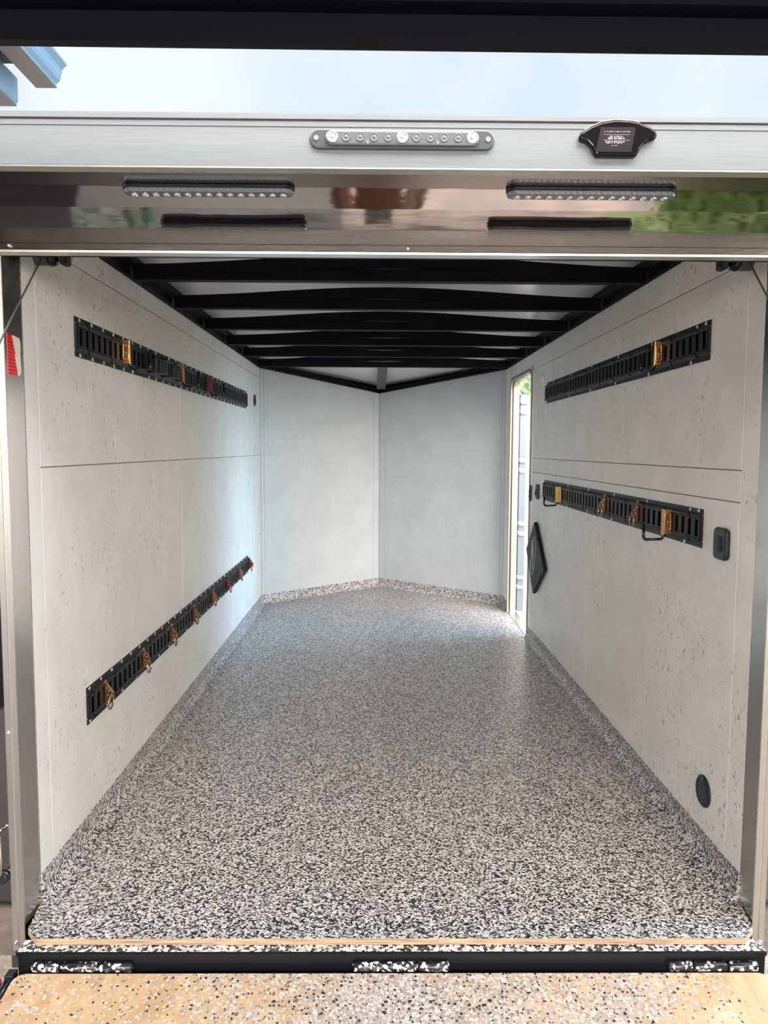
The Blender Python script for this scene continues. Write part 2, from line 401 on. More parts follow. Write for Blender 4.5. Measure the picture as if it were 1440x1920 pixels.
# ------------------------------------------------------------------ walls
def wallbox(mb, side, y0, y1, z0, z1, t0=0, t1=.04):
    s = -1 if side == 'L' else 1
    xs = sorted((s * (1.03 + t0), s * (1.03 + t1))); mb.box(xs[0], xs[1], y0, y1, z0, z1)
PT = .004   # panel thickness in front of the backing (backing face sits PT behind the wall face)
b = MB(); wallbox(b, 'L', Y0, Y1 + .03, -.02, TOP, PT, .045); wl = struct(b.build('wall_left', M['seam']))
G = .0016
def panels(parent, side, rects):
    for (y0, y1, z0, z1, nm) in rects:
        b = MB(); wallbox(b, side, y0 + G, y1 - G, z0 + G, z1 - G, 0, PT + .0005); b.build(nm, M['wall'], parent, bevel=.0008, seg=1)
V = 3.83; TR = 1.915
panels(wl, 'L', [(Y0, 2.235, 0, TOP, 'edge_strip'), (2.235, V, 0, SEAM, 'wall_panel'), (V, 6.40, 0, SEAM, 'wall_panel'),
                 (2.235, V, SEAM, TR, 'wall_panel'), (V, 6.40, SEAM, TR, 'wall_panel'), (2.235, 6.40, TR, TOP, 'top_strip'), (6.40, Y1, 0, TOP, 'corner_strip')])
b = MB(); b.box(LX - .006, LX + .0004, Y0 - .005, Y0, 0.0, 1.86); b.build('panel_edge', M['ply'], wl)
b = MB()
wallbox(b, 'R', Y0, DY0, -.02, TOP, PT, .045); wallbox(b, 'R', DY1, Y1 + .03, -.02, TOP, PT, .045); wallbox(b, 'R', DY0, DY1, DTOP, TOP, PT, .045)
wallbox(b, 'R', DY0, DY1, -.02, 0, PT, .045)
wr = struct(b.build('wall_right', M['seam']))
VR = 3.875
panels(wr, 'R', [(Y0, 2.25, 0, TOP, 'edge_strip'), (2.25, VR - .045, 0, 1.175, 'wall_panel'), (VR, DY0 - .01, 0, 1.175, 'wall_panel'), (VR - .045, VR, 0, 1.175, 'batten_strip'),
                 (2.25, DY0 - .01, 1.175, SEAM, 'batten_strip'), (2.25, VR, SEAM, 1.88, 'wall_panel'), (VR, DY0 - .01, SEAM, 1.88, 'wall_panel'),
                 (2.25, DY0 - .01, 1.88, TOP, 'top_strip'), (DY0 - .01, 6.20, 1.905, TOP, 'top_strip'), (6.20, 6.33, 0, SEAM - .17, 'wall_panel'),
                 (6.20, 6.33, SEAM - .17, TOP, 'wall_panel'), (6.33, Y1, 0, TOP, 'corner_strip')])
# nose walls
def nose(name, A, side, strips):
    A = Vector((*A, 0)); B = Vector((XA, YA, 0)); d = B - A; Ln = d.length; t = d.normalized(); n = Vector((-t.y, t.x, 0)) * side  # n: outward
    def slab(mb, s0, s1, z0, z1f, o0, o1):
        pts = []
        for z in (0, 1):
            for s_, o_ in ((s0, o0), (s1, o0), (s1, o1), (s0, o1)):
                p = A + t * s_ + n * o_; top = z1f(s_ / Ln); pts.append((p.x, p.y, z0 if z == 0 else top))
        mb.hexa(pts)
    tp = lambda f: TOP + (TOPA - TOP) * f
    b = MB(); slab(b, -.02, Ln + .02, -.02, tp, PT, .045); root = struct(b.build(name, M['seam']))
    for s0, s1, nm in strips:
        s1 = Ln - .001 if s1 is None else (Ln + s1 if s1 < 0 else s1); s0 = Ln + s0 if s0 < 0 else s0
        b = MB(); slab(b, s0 + G * .7, s1 - G * .7, G, tp, 0, PT + .0005); b.build(nm, M['nosewall_dim'], root)
    return root
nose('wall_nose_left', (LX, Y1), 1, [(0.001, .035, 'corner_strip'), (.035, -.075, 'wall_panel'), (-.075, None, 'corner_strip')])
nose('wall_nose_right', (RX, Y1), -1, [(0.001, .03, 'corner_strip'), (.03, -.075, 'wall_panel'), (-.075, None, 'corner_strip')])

# exterior skins of the trailer (aluminium side sheets)
b = MB(); b.box(-1.12, -1.078, 2.14, Y1 + .05, -.2, 2.1); struct(b.build('trim_2', M['extdark']))
b = MB(); b.box(1.076, 1.086, 2.14, DY0 - .03, -.2, 2.1); b.box(1.076, 1.086, DY1 + .03, Y1 + .05, -.2, 2.1); b.box(1.076, 1.086, DY0 - .03, DY1 + .03, DTOP + .03, 2.1); b.box(1.076, 1.086, DY0 - .03, DY1 + .03, -.2, -.03)
struct(b.build('trim_3', M['extdark']))

# ------------------------------------------------------------------ ceiling
b = MB(); b.box(-1.06, 1.06, 2.06, 6.27, 2.093, 2.105)
b.hexa([(-1.06, 6.27, 2.093), (1.06, 6.27, 2.093), (1.06, 6.46, 2.05), (-1.06, 6.46, 2.05), (-1.06, 6.27, 2.105), (1.06, 6.27, 2.105), (1.06, 6.46, 2.062), (-1.06, 6.46, 2.062)])
b.hexa([(-1.06, 6.46, 2.05), (1.06, 6.46, 2.05), (XA + .02, 7.42, 1.925), (XA - .02, 7.42, 1.925), (-1.06, 6.46, 2.062), (1.06, 6.46, 2.062), (XA + .02, 7.42, 1.937), (XA - .02, 7.42, 1.937)])
struct(b.build('ceiling', M['roofskin']))
# side rails
rail = thing('roof_rail', 'black steel roof rail running along the top of the left wall', 'beam', (LX, 2.1, TOP))
b = MB(); b.box(-.04, .012, 0, Y1 - 2.1, .001, .093); b.build('rail_body', M['frameblack'], rail)
b = MB(); b.box(.0, .045, 0, Y1 - 2.1, .04, .048); b.build('rail_flange', M['frameblack'], rail)
for k in range(6):
    b = MB(); b.box(.012, .016, .95 + .61 * k - .002, .95 + .61 * k + .05, .005, .04); b.build('gusset', M['black'], rail)
rail2 = dup(rail, (RX, 2.1, TOP), label='black steel roof rail running along the top of the right wall', group=None)
rail2.scale = (-1, 1, 1)
# nose rails
def beamline(mb, A, B, w, h):
    A, B = Vector(A), Vector(B); t = B - A; n = Vector((-t.y, t.x, 0)).normalized() * w / 2
    u = Vector((0, 0, h))
    mb.hexa([A - n, B - n, B + n, A + n, A - n + u, B - n + u, B + n + u, A + n + u])
for nm, X_, txt in (('left', LX, 'left'), ('right', RX, 'right')):
    b = MB(); beamline(b, (X_ * .985, Y1 + .005, TOP + .002), (XA + math.copysign(.036, X_), YA - .025, TOPA + .004), .07, .04); beamline(b, (X_ * .96, Y1 - .02, TOP + .028), (XA + math.copysign(.05, X_), YA - .085, TOPA + .034), .05, .006)
    tag(b.build('nose_rail', M['frameblack']), 'black slanting rail on top of the %s half of the V-shaped nose wall' % txt, 'beam')
b = MB()
for X_ in (LX, RX):
    A = Vector((X_ * 1.03, Y1 + .02, 0)); B_ = Vector((XA, YA + .055, 0)); n = Vector((0, .03, 0))
    b.hexa([(A.x, A.y, TOP - .01), (B_.x, B_.y, TOPA - .01), (B_.x, B_.y + .03, TOPA - .01), (A.x, A.y + .03, TOP - .01), (A.x, A.y, 2.07), (B_.x, B_.y, 1.935), (B_.x, B_.y + .03, 1.935), (A.x, A.y + .03, 2.07)])
struct(b.build('trim_4', M['frameblack']))
b = MB(); beamline(b, (-.003, 6.24, 1.998), (XA + .012, YA - .16, TOPA + .03), .078, .035)
tag(b.build('nose_brace', mat('grey_painted_brace', (.055, .06, .075), .45)), 'dark grey brace bar from the last roof bow to the nose corner', 'beam')

# roof bows: straight lower tube, crowned upper tube
def make_bow():
    t = thing('roof_bow', '', 'beam')
    b = MB(); b.box(-1.0, 1.0, -.05, 0, 0, .045); b.build('lower_tube', M['frameblack'], t, bevel=.004)
    b = MB(); n = 36; A = []
    for i in range(n + 1):
        x = -1.0 + 2.0 * i / n; f = .5 + .5 * math.cos(PI * x / 1.0); f = f ** .9
        z0 = .010 + .042 * f; z1 = z0 + .049
        A.append([b.bm.verts.new(p) for p in ((x, -.052, z0), (x, -.004, z0), (x, -.004, z1), (x, -.052, z1))])
    for P, Q in zip(A, A[1:]):
        for k in range(4): b.face([P[k], P[(k + 1) % 4], Q[(k + 1) % 4], Q[k]])
    b.face(A[0]); b.face(A[-1][::-1]); b.build('crowned_tube', M['frameblack'], t)
    return t
bow = make_bow()
names = ['first black roof bow from the rear opening, largest in view', 'second black roof bow from the rear opening', 'third black roof bow from the rear opening',
         'third black roof bow counted back from the nose', 'black roof bow just behind the last one at the nose', 'last black roof bow, right where the nose begins']
for i, yb in enumerate((3.087, 3.69, 4.317, 4.94, 5.542, 6.225)):
    o = bow if i == 0 else dup(bow, (0, yb, 1.982)); o.location = (0, yb, 1.982); o['label'] = names[i]; o['group'] = 'roof bows under the ceiling'

# ------------------------------------------------------------------ rear header / canopy
hd = thing('rear_canopy', 'polished metal header canopy across the top of the rear opening', 'canopy', (0, 1.73, 1.945))
YF, ZB, YS = 0.0, 0.0, .29     # local: front face y, underside z, seam y
b = MB(); b.prism([(0, .005), (-.004, .005), (-.004, 0), (.012, 0), (.012, .004), (.02, .004), (.31, .16), (.02, .114), (0, .114), (0, .110), (-.004, .110), (-.004, .100), (0, .098), (0, .088), (-.0015, .088), (-.0015, .085), (0, .085)], 'x', -1.13, 1.13)
b.build('front_rail', M['rail'], hd)
b = MB(); b.box(-1.13, 1.13, -.003, .03, -.004, .0005); b.build('drip_edge', M['alu'], hd)
b = MB(); b.box(-1.13, 1.13, .02, YS, 0.0, .006); b.build('underside_panel', M['chrome'], hd)
b = MB(); b.prism([(YS, 0), (YS + .0014, -.052), (YS + .02, -.052), (YS + .02, .004)], 'x', -1.13, 1.13); b.build('face_panel', M['chrome'], hd)
b = MB(); b.prism([(YS + .001, -.0525), (YS + .001, -.090), (YS + .02, -.090), (YS + .02, -.0525)], 'x', -1.13, 1.13); b.build('lower_panel', M['lowpan'], hd)
b = MB(); b.prism([(YS + .004, -.091), (YS - .004, -.0925), (YS - .004, -.108), (YS + .004, -.110), (YS + .03, -.110), (YS + .03, -.091)], 'x', -1.13, 1.13); b.build('bottom_lip', M['lowpan'], hd)
b = MB(); b.box(-1.13, 1.13, YS - .008, YS + .03, -.116, -.1105); b.build('bottom_edge', M['alu'], hd)
b = MB(); b.box(-1.05, 1.05, YS + .03, YS + .06, -.112, .16); b.build('backing', M['frameblack'], hd)
b = MB(); b.lathe([(.0045, 0), (.0045, -.003), (.002, -.005)], (.028, YS - .004, -.100), 'y', 10); b.build('bolt', M['zinc'], hd)
b = MB(); b.lathe([(.0055, 0), (.0055, -.003), (.002, -.006)], (-.995, YS - .004, -.100), 'y', 10); b.build('bolt', M['zinc'], hd)

# third brake light bar
lb = thing('clearance_light_bar', 'long smoked clear marker light bar screwed to the rail above the opening', 'light', (.0025, 1.7295, 2.0025))
b = MB(); b.prism([(x, z) for x, z in stadium(.405, .041, 12)], 'y', -.009, 0); b.build('housing', mat('smoked_lamp_housing', (.105, .125, .15), .2, .3), lb, bevel=.003)
b = MB(); b.prism([(x, z) for x, z in rrect(.335, .031, .015)], 'y', -.017, -.008); b.build('lens', M['lens'], lb, bevel=.004)
for k in range(11):
    x = -.152 + .0304 * k; big = k in (0, 5, 10)
    r = .0125 if big else .0095
    b = MB(); b.lathe([(r, 0), (r, -.003 if big else -.0015), (r * .8, -.0045 if big else -.002), (r * .75, -.001), (r * .35, -.001), (r * .3, -.005 if big else -.002), (r * .05, -.0055 if big else -.002)], (x, -.0172, 0), 'y', 20)
    b.build('bulb_lens' if big else 'led_reflector', M['lens2'] if big else M['softlens'], lb)
for s in (-1, 1):
    b = MB(); b.lathe([(.0052, 0), (.0052, -.003), (.003, -.0035), (.0025, -.0015), (.001, -.0012)], (s * .187, -.009, 0), 'y', 12); b.build('screw', M['zinc'], lb)
for x in (-.075, .077):
    b = MB(); b.box(x - .002, x + .002, -.0185, -.016, -.014, -.007); b.build('clip', M['lens2'], lb)

# black lamp with printed label
dv = thing('license_lamp', 'winged glossy black plastic lamp with a small printed label on the rail', 'light', (.471, 1.7295, 2.004))
ol = [(-.085, .003), (-.08, .013), (-.06, .026), (-.035, .036), (-.005, .041), (.025, .0395), (.048, .036), (.052, .033), (.072, .026), (.085, .017), (.087, .006), (.081, .001), (.068, -.003), (.058, -.010), (.049, -.022), (.044, -.033), (.040, -.036), (-.044, -.036), (-.049, -.030), (-.056, -.016), (-.066, -.006), (-.08, -.001)]
b = MB(); b.prism(ol, 'y', -.016, 0); b.build('lamp_body', M['gloss'], dv, bevel=.005, seg=3)
b = MB(); b.prism([(-.038, .024), (.038, .024), (.030, -.028), (-.048, -.028)], 'y', -.0175, -.0155); b.build('label_plate', mat('dark_purple_label', (.016, .013, .022), .25), dv)
b = MB(); b.tube([(-.08, -.0125, .013), (-.06, -.0135, .0262), (-.035, -.0145, .0362), (-.005, -.0148, .0408), (.025, -.0148, .0392), (.046, -.014, .0362)], .0013, 6); b.build('top_edge', M['lens2'], dv)
random.seed(3)
def print_line(z, x0, x1, h, word=.006):
    b = MB(); x = x0
    while x < x1 - .002:
        w_ = random.uniform(word * .5, word * 1.5); w_ = min(w_, x1 - x)
        n = max(1, int(w_ / .0016))
        for i in range(n): b.box(x + i * .0016, x + i * .0016 + .0011, -.0178, -.0173, z - h * random.uniform(.35, .5), z + h * random.uniform(.35, .55))
        x += w_ + .0014
    b.build('printed_line', M['textwhite'], dv)
print_line(.0145, -.030, .028, .0016); print_line(.0045, -.018, .012, .0024); print_line(.0005, -.022, .015, .0034, .009); print_line(-.0065, -.028, .017, .0022); print_line(-.0092, -.025, .012, .0018); print_line(-.0145, -.014, .0, .001)
for z in (.0085, -.0032):
    b = MB(); b.box(-.032, .026, -.0178, -.0173, z - .0002, z + .0002); b.build('printed_rule', M['textwhite'], dv)

# loading lights under the canopy
def load_light(x, label):
    t = thing('loading_light', label, 'light', (x, 1.862, 1.944), 0, 'loading lights under the canopy')
    b = MB(); b.prism(stadium(.405, .046, 12), 'z', -.006, 0); b.build('gasket', M['lampbase'], t)
    b = MB(); P = stadium(.400, .042, 12)
    b.prism(P, 'z', -.017, -.006)
    b.build('lens', M['lens'], t, bevel=.003)
    for i in range(15):
        xx = -.175 + .025 * i
        b = MB(); b.lathe([(.0085, -.017), (.007, -.0195), (.002, -.0205)], (xx, 0, 0), 'z', 10); b.build('led_reflector', M['lens2'], t)
    for i in range(26):
        xx = -.178 + .01425 * i
        b = MB(); b.box(xx - .003, xx + .002, -.0225, -.0205, -.016, -.008); b.build('lens_rib', M['softlens'], t)
    return t
load_light(-.449, 'clear oblong loading light under the left half of the canopy')
load_light(.456, 'clear oblong loading light under the right half of the canopy')

# ------------------------------------------------------------------ rear door frame
fr = thing('rear_door_frame', 'satin metal frame lining both sides of the rear opening', 'door frame', (0, 2.045, 0))
for s, xn in ((-1, 1.03), (1, 1.016)):
    sx = s
    b = MB()
    pts = [(sx * xn, 0), (sx * 1.03, .105), (sx * 1.045, .105), (sx * (xn + .015), 0)]
    b.prism(pts, 'z', -.075, 1.87); b.build('jamb_liner', M['jamb'], fr)
    b = MB()
    pr = [(sx * xn, 0), (sx * xn, -.006), (sx * (xn + .010), -.006), (sx * (xn + .011), -.003), (sx * (xn + .018), -.003), (sx * (xn + .019), -.006), (sx * (xn + .034), -.006), (sx * (xn + .034), .0)]
    b.prism(pr, 'z', -.078, 1.826); b.build('corner_flange', M['alu'], fr)
    b = MB(); b.box(min(sx * (xn + .034), sx * 1.13), max(sx * (xn + .034), sx * 1.13), 0.006, .1, -.10, 1.825); b.build('corner_post', M['chrome'], fr)
    for z in (-.055, .55, 1.22):
        b = MB(); b.lathe([(.0045, 0), (.0045, -.002), (.0035, -.004), (.001, -.005)], (sx * (xn + .026), -.006, z), 'y', 12); b.build('bolt', M['zinc'], fr)
# reflective tape on left jamb
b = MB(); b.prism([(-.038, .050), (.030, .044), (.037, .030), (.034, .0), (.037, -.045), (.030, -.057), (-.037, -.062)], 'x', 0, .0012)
tag(b.build('reflective_tape', M['tape'], loc=(LX + .0003, 2.094, 1.582)), 'red and white reflective tape on the left door jamb', 'tape')

# sill and ramp
sl = thing('rear_sill', 'black steel rear sill dusted with loose floor flakes', 'sill', (0, 1.95, -.02))
b = MB(); b.box(-1.01, 1.01, 0, .05, -.01, 0); b.build('sill_ledge', M['sillflake'], sl)
b = MB(); b.prism([(0.0, -.0005), (-.004, -.004), (-.004, -.012), (.004, -.016), (.004, -.12), (.05, -.12), (.05, -.0105), (.01, -.0105)], 'x', -1.01, 1.01); b.build('sill_face', M['sillblack'], sl)
for x0, x1 in ((-.97, -.70), (-.11, .15), (.74, .985)):
    b = MB(); L_ = x1 - x0
    cuts = [x0, x0 + L_ * .28, x0 + L_ * .34, x0 + L_ * .66, x0 + L_ * .72, x1]
    for a, c in ((cuts[0], cuts[1]), (cuts[1] + .002, cuts[3]), (cuts[3] + .002, cuts[5])):
        b.lathe([(.006, a), (.0125, a + .006), (.0125, c - .003), (.009, c)], (0, -.004, -.040), 'x', 16)
    b.build('hinge_barrel', M['hingeflake'], sl)
RA = math.radians(8.5)
rd = thing('ramp_door', 'lowered plywood ramp door speckled with paint flakes', 'ramp', (0, 1.93, -.068))
rd.rotation_euler = (RA, 0, 0)
RL = 2.3
def rr(w0, y0, y1, r):
    P = [(-w0, y0), (w0, y0)]
    for i in range(7): a = PI / 2 * i / 6; P.append((w0 - r + r * math.cos(a), y1 - r + r * math.sin(a)))
    for i in range(7): a = PI / 2 + PI / 2 * i / 6; P.append((-w0 + r + r * math.cos(a), y1 - r + r * math.sin(a)))
    return P
b = MB(); b.prism(rr(1.006, -RL, 0, .03), 'z', -.016, 0); b.build('ramp_deck', M['rampdoor'], rd)
b = MB(); b.box(-1.012, 1.012, -RL - .02, -.05, -.06, -.017); b.build('ramp_frame', M['alu'], rd)
b = MB(); b.lathe([(.006, 0), (.006, .001), (.003, .0015)], (-.97, -.045, 0), 'z', 12); b.build('screw', M['zinc'], rd)
b = MB(); b.lathe([(.006, 0), (.006, .001), (.003, .0015)], (.955, -.20, 0), 'z', 12); b.build('screw', M['zinc'], rd)

# small hardware beside the ramp's left edge
lt = thing('latch_lever', 'chrome wire lever on the left corner post near the sill', 'latch', (-1.092, 2.04, .2))
b = MB(); pts = [(.0, .01, .066), (0, -.012, .066)] + [(.006, -.015, .066), (.009, -.016, .058), (.010, -.016, .0), (.009, -.016, -.045), (.004, -.014, -.056), (0, -.012, -.06), (0, .01, -.06)]
b.tube(pts, .0032, 8); b.build('lever_rod', M['chrome'], lt)
b = MB(); b.lathe([(.016, .01), (.016, -.003), (.012, -.005)], (.004, 0, -.068), 'y', 18); b.build('mount_disc', M['black'], lt)
hp = thing('ramp_hinge_rod', 'steel rod with a red cap beside the left edge of the ramp', 'rod', (-1.02, 1.93, -.085))
b = MB(); b.tube([(0, 0, 0), (-.012, -.14, -.03)], .006, 10); b.tube([(-.014, 0, -.003), (-.026, -.14, -.033)], .0045, 10); b.build('rod', mat('blued_steel', (.12, .16, .24), .25, .8), hp)
b = MB(); b.box(-.05, -.020, -.03, -.005, -.02, .010); b.build('cap', mat('red_plastic', (.45, .01, .02), .35), hp, bevel=.003)
b = MB(); b.box(-.018, .006, 0, .03, -.010, .010); b.build('bracket', M['black'], hp, bevel=.002)

# ------------------------------------------------------------------ ramp springs and cables
def spring(s, label, cl):
    t = thing('torsion_spring', label, 'spring', (s * 1.022, 2.25, 1.877), 0, 'ramp springs behind the header')
    b = MB(); pts = []; turns = 11; n = turns * 16
    for i in range(n + 1):
        a = 2 * PI * i / 16; pts.append((s * (.035 - .065 * i / n), .026 * math.cos(a), .026 * math.sin(a)))
    b.tube(pts, .0028, 6); b.build('coil', mat('spring_steel_' + ('a' if s < 0 else 'b'), (.12, .12, .14), .35, .7), t)
    b = MB(); b.lathe([(.019, s * .035), (.019, -s * .03)], (0, 0, 0), 'x', 16); b.build('core', M['black'], t)
    b = MB(); b.lathe([(.029, -s * .030), (.030, -s * .036), (.026, -s * .050), (.012, -s * .056)], (0, 0, 0), 'x', 20); b.build('end_cone', M['gloss'], t)
    b = MB(); b.lathe([(.010, -s * .055), (.010, -s * .14)], (0, 0, .012), 'x', 12); b.build('shaft', M['black'], t)
    b = MB(); b.box(-.012, .012, -.02, .02, -.028, .07); o = b.build('bracket', M['black'], t, loc=(-s * .075, 0, 0), bevel=.008)
    o = MB().tube(cl, .0026, 8).build('cable', mat('steel_cable_' + ('a' if s < 0 else 'b'), (.22, .20, .19), .45, .6))
    return t, o
_, c1 = spring(-1, 'dark ramp spring coil tucked under the header, top left corner', [(-1.0, 2.22, 1.868), (-.998, 1.98, 1.622), (-.995, .25, -.27)])
tag(c1, 'thin steel cable slanting down from the left ramp spring', 'cable')
_, c2 = spring(1, 'dark ramp spring coil tucked under the header, top right corner', [(1.012, 2.22, 1.868), (1.004, 1.98, 1.622), (.98, .25, -.27)])
tag(c2, 'thin steel cable slanting down from the right ramp spring', 'cable')

# ------------------------------------------------------------------ tie-down tracks
PITCH_ = .0554
scr = None
def screw_mesh():
    b = MB(); b.lathe([(.0073, 0), (.0073, .0012), (.0052, .0032), (.001, .0036)], (0, 0, 0), 'y', 12)
    b.use(M['zinc']); b.use(M['slot']); b.box(-.0035, .0035, .0034, .0038, -.0006, .0006); b.box(-.0006, .0006, .0034, .0038, -.0035, .0035)
    o = b.build('screw'); me = o.data; bpy.data.objects.remove(o); 
    return me
SCREW = screw_mesh()
def track(side, ya, yb, z0, z1, label, top_screws, bot_screws, notch=4):
    L_ = yb - ya; n = int(round(L_ / PITCH_)); p = L_ / n; h = (z1 - z0) / 2
    X = LX if side == 'L' else RX; rot = LROT if side == 'L' else RROT
    t = thing('tie_down_track', label, 'track', (X, (ya + yb) / 2, (z0 + z1) / 2), rot, 'slotted tie-down tracks on the walls')
    b = MB(); b.use(M['track'])
    for s in (1, -1):
        P = [(.0003, s * h), (.0028, s * h), (.0030, s * (h - .0145)), (.0100, s * (h - .0185)), (.0150, s * (h - .023)), (.0155, s * (h - .027)), (.0125, s * (h - .031)), (.0125, s * (h - .036)), (.010, s * (h - .036)), (.010, s * (h - .029)), (.0003, s * (h - .019))]
        b.prism(P, 'x', -L_ / 2, L_ / 2)
    zi = h - .036; sw = p * .48
    for i in range(n + 1):
        x = -L_ / 2 + p * i; w_ = (p - sw) / 2
        b.box(max(x - w_, -L_ / 2), min(x + w_, L_ / 2), .0098, .0125, -zi - .001, zi + .001)
    for s in (-1, 1): b.box(min(s * L_ / 2, s * (L_ / 2 - .004)), max(s * L_ / 2, s * (L_ / 2 - .004)), .0003, .0120, -h + .024, h - .024)
    b.use(M['slot']); b.box(-L_ / 2 + .004, L_ / 2 - .004, .0004, .0012, -h + .026, h - .026)  # black sheet behind the slots paints in the shade inside them
    for i in range(n):
        x = -L_ / 2 + p * (i + .5)
        for s in (-1, 1): b.box(x - .0022, x + .0022, .0026, .0033, s * (h - .008) - .002, s * (h - .008) + .002)
        if i % notch == 1:
            for s in (-1, 1):
                zc = s * (h - .024)
                b.hexa([(x - .012 , .0125, zc - .008 * 1), (x - .009, .0125, zc - .008), (x + .008, .0125, zc + .008), (x + .005, .0125, zc + .008),
                        (x - .012, .0162, zc - .008), (x - .009, .0162, zc - .008), (x + .008, .0162, zc + .008), (x + .005, .0162, zc + .008)][::1])
    b.build('track_rail', None, t)
    sgn = -1 if side == 'L' else 1
    for s, ys in ((1, top_screws), (-1, bot_screws)):
        for y in ys:
            o = bpy.data.objects.new('screw', SCREW); C.objects.link(o); o.parent = t
            o.location = (sgn * (y - (ya + yb) / 2), .0028, s * (h - .0075)); o.rotation_euler = (0, random.uniform(0, 1.5), 0)
    return t
def seq(a, b, st, skip=()):
    out = []; y = a; i = 0
    while y < b:
        if i not in skip: out.append(y)
        y += st; i += 1
    return out
track('L', 2.511, 5.755, 1.624, 1.753, 'long black slotted track high on the left wall', seq(2.55, 5.74, .108, (9, 17)), seq(2.55, 5.74, .108, (6,)))
track('L', 2.526, 5.755, .390, .518, 'long black slotted track low on the left wall holding eight rings', seq(2.55, 5.74, .110), seq(2.55, 5.74, .165))
track('R', 2.493, 4.888, 1.623, 1.752, 'black slotted track high on the right wall', [2.53, 2.60, 3.02, 3.44, 3.86, 4.28, 4.70, 4.86], [2.64, 3.05, 3.47, 3.88, 4.30, 4.86])
track('R', 2.497, 4.895, 1.007, 1.136, 'black slotted track at mid height on the right wall', [2.53, 2.60, 3.02, 3.44, 3.86, 4.28, 4.86], [2.64, 3.05, 3.47, 3.88, 4.30])

# ------------------------------------------------------------------ ring tie-downs
def ring_fitting(mt, label, side, y, z, group, tilt=0):
    X = LX if side == 'L' else RX; rot = LROT if side == 'L' else RROT
    t = thing('ring_anchor', label, 'ring', (X, y, z), rot, group)
    b = MB()
    for dx in (-.006, .004):
        P = [(.0105, .038), (.016, .041), (.022, .038), (.044, .004), (.047, -.006), (.044, -.016), (.030, -.030), (.016, -.036), (.0105, -.034)]
        b.prism(P, 'x', dx, dx + .002)
    b.box(-.006, .006, .0128, .016, -.034, .038)
    b.build('bracket', mt, t, bevel=.0006, seg=1)
    b = MB(); b.box(-.004, .004, .012, .020, .037, .049); b.build('lock_tab', mt, t, bevel=.001)
    b = MB()
    for zz, yy in ((.022, .022), (.012, .030), (-.004, .026)): b.lathe([(.0025, -.0072), (.0025, .0072)], (0, yy, zz), 'x', 8)
    b.build('rivet', M['zinc'], t)
    b = MB(); R_ = .026; pts = []
    for i in range(28):
        a = 2 * PI * i / 28; pts.append((R_ * math.sin(a), 0.0, -R_ + R_ * math.cos(a)))
    b.tube(pts, .0034, 8, closed=True); o = b.build('ring', M['ring'], t, loc=(0, .037, -.004)); o.rotation_euler = (math.radians(-tilt), 0, 0)
    return t
ords = ['nearest ring anchor of the low left track, at the rear end of the track', 'second ring anchor from the rear on the low left track', 'third ring anchor from the rear on the low left track',
        'fourth ring anchor from the rear on the low left track', 'fourth ring anchor from the nose end on the low left track', 'third ring anchor from the nose end on the low left track',
        'second ring anchor from the nose end on the low left track', 'farthest ring anchor of the low left track, at its nose end']
for i, y in enumerate((2.665, 3.108, 3.545, 3.985, 4.445, 4.88, 5.315, 5.735)):
    mt = M['gold'] if i < 3 else (M['copper'] if i in (3, 4, 6) else M['dred'])
    ring_fitting(mt, ('brass-coloured ' if i < 3 else 'brownish ') + ords[i], 'L', y, .456, 'ring anchors on the low left track', (4, -3, 2, 5)[i % 4])
ring_fitting(M['copper'], 'copper-brown ring anchor right of centre on the right mid-height track, farther of the two', 'R', 3.54, 1.076, 'ring anchors on the right track', 3)
ring_fitting(M['copper'], 'copper-brown ring anchor on the right mid-height track, beside the gold hook', 'R', 3.09, 1.076, 'ring anchors on the right track', -3)

# ------------------------------------------------------------------ J hooks
def jhook(mt, label, side, y, z, rodlen=.075, uph=.05, face=True):
    X = LX if side == 'L' else RX; rot = LROT if side == 'L' else RROT
    s = 1 if side == 'L' else -1     # local x that faces the rear (towards the camera)
    t = thing('j_hook', label, 'hook', (X, y, z), rot, 'J hooks clipped into the tracks')
    b = MB(); b.prism([(.0125, -.044), (.040, -.044), (.040, .044), (.0125, .044)], 'x', -.009, .009); b.build('spring_clip', mt, t, bevel=.002)
    b = MB(); P = stadium(.020, .068, 8)
    pts = [(s * .0095, .026 + q[0], q[1]) for q in P]
    b.tube(pts, .0022, 6, closed=True); b.tube([(s * .0095, .026, .018), (s * .0095, .026, -.022)], .0026, 6); b.build('embossed_loop', mt, t)
    b = MB(); b.box(-.011, .011, .040, .043, -.050, .046); b.build('outer_plate', mt, t, bevel=.001)
    pts = [(0, .036, -.040), (0, .038, -.052)]
    for i in range(5): a = PI / 2 * i / 4; pts.append((0, .050 - .010 * math.cos(a), -.056 - .008 * math.sin(a)))
    e = .040 + rodlen
    pts.append((0, e - .012, -.066))
    for i in range(5): a = PI / 2 * i / 4; pts.append((0, e - .012 + .012 * math.sin(a), -.054 - .012 * math.cos(a)))
    pts.append((0, e, -.066 + uph))
    b = MB(); b.tube(pts, .0052, 10); b.build('hook_rod', M['gloss'], t)
    return t
jhook(M['gold'], 'gold clip with black J hook, nearest one on the upper left track', 'L', 2.95, 1.692, .075, .075)
jhook(M['copper'], 'brownish clip with black J hook in the middle of the upper left track', 'L', 3.76, 1.692, .07, .07)
jhook(M['dred'], 'dark red clip with black J hook, farthest on the upper left track', 'L', 4.37, 1.692, .07, .07)
jhook(M['gold'], 'gold clip with black J hook on the upper right track', 'R', 2.895, 1.692, .05, .055)
jhook(mat('olive_zinc', (.42, .32, .10), .36, 1.0), 'olive gold clip with black J hook at the far end of the right mid-height track', 'R', 4.40, 1.072, .07, .05)
jhook(M['gold'], 'bright gold clip with black J hook at the near end of the right mid-height track', 'R', 2.745, 1.072, .07, .055)

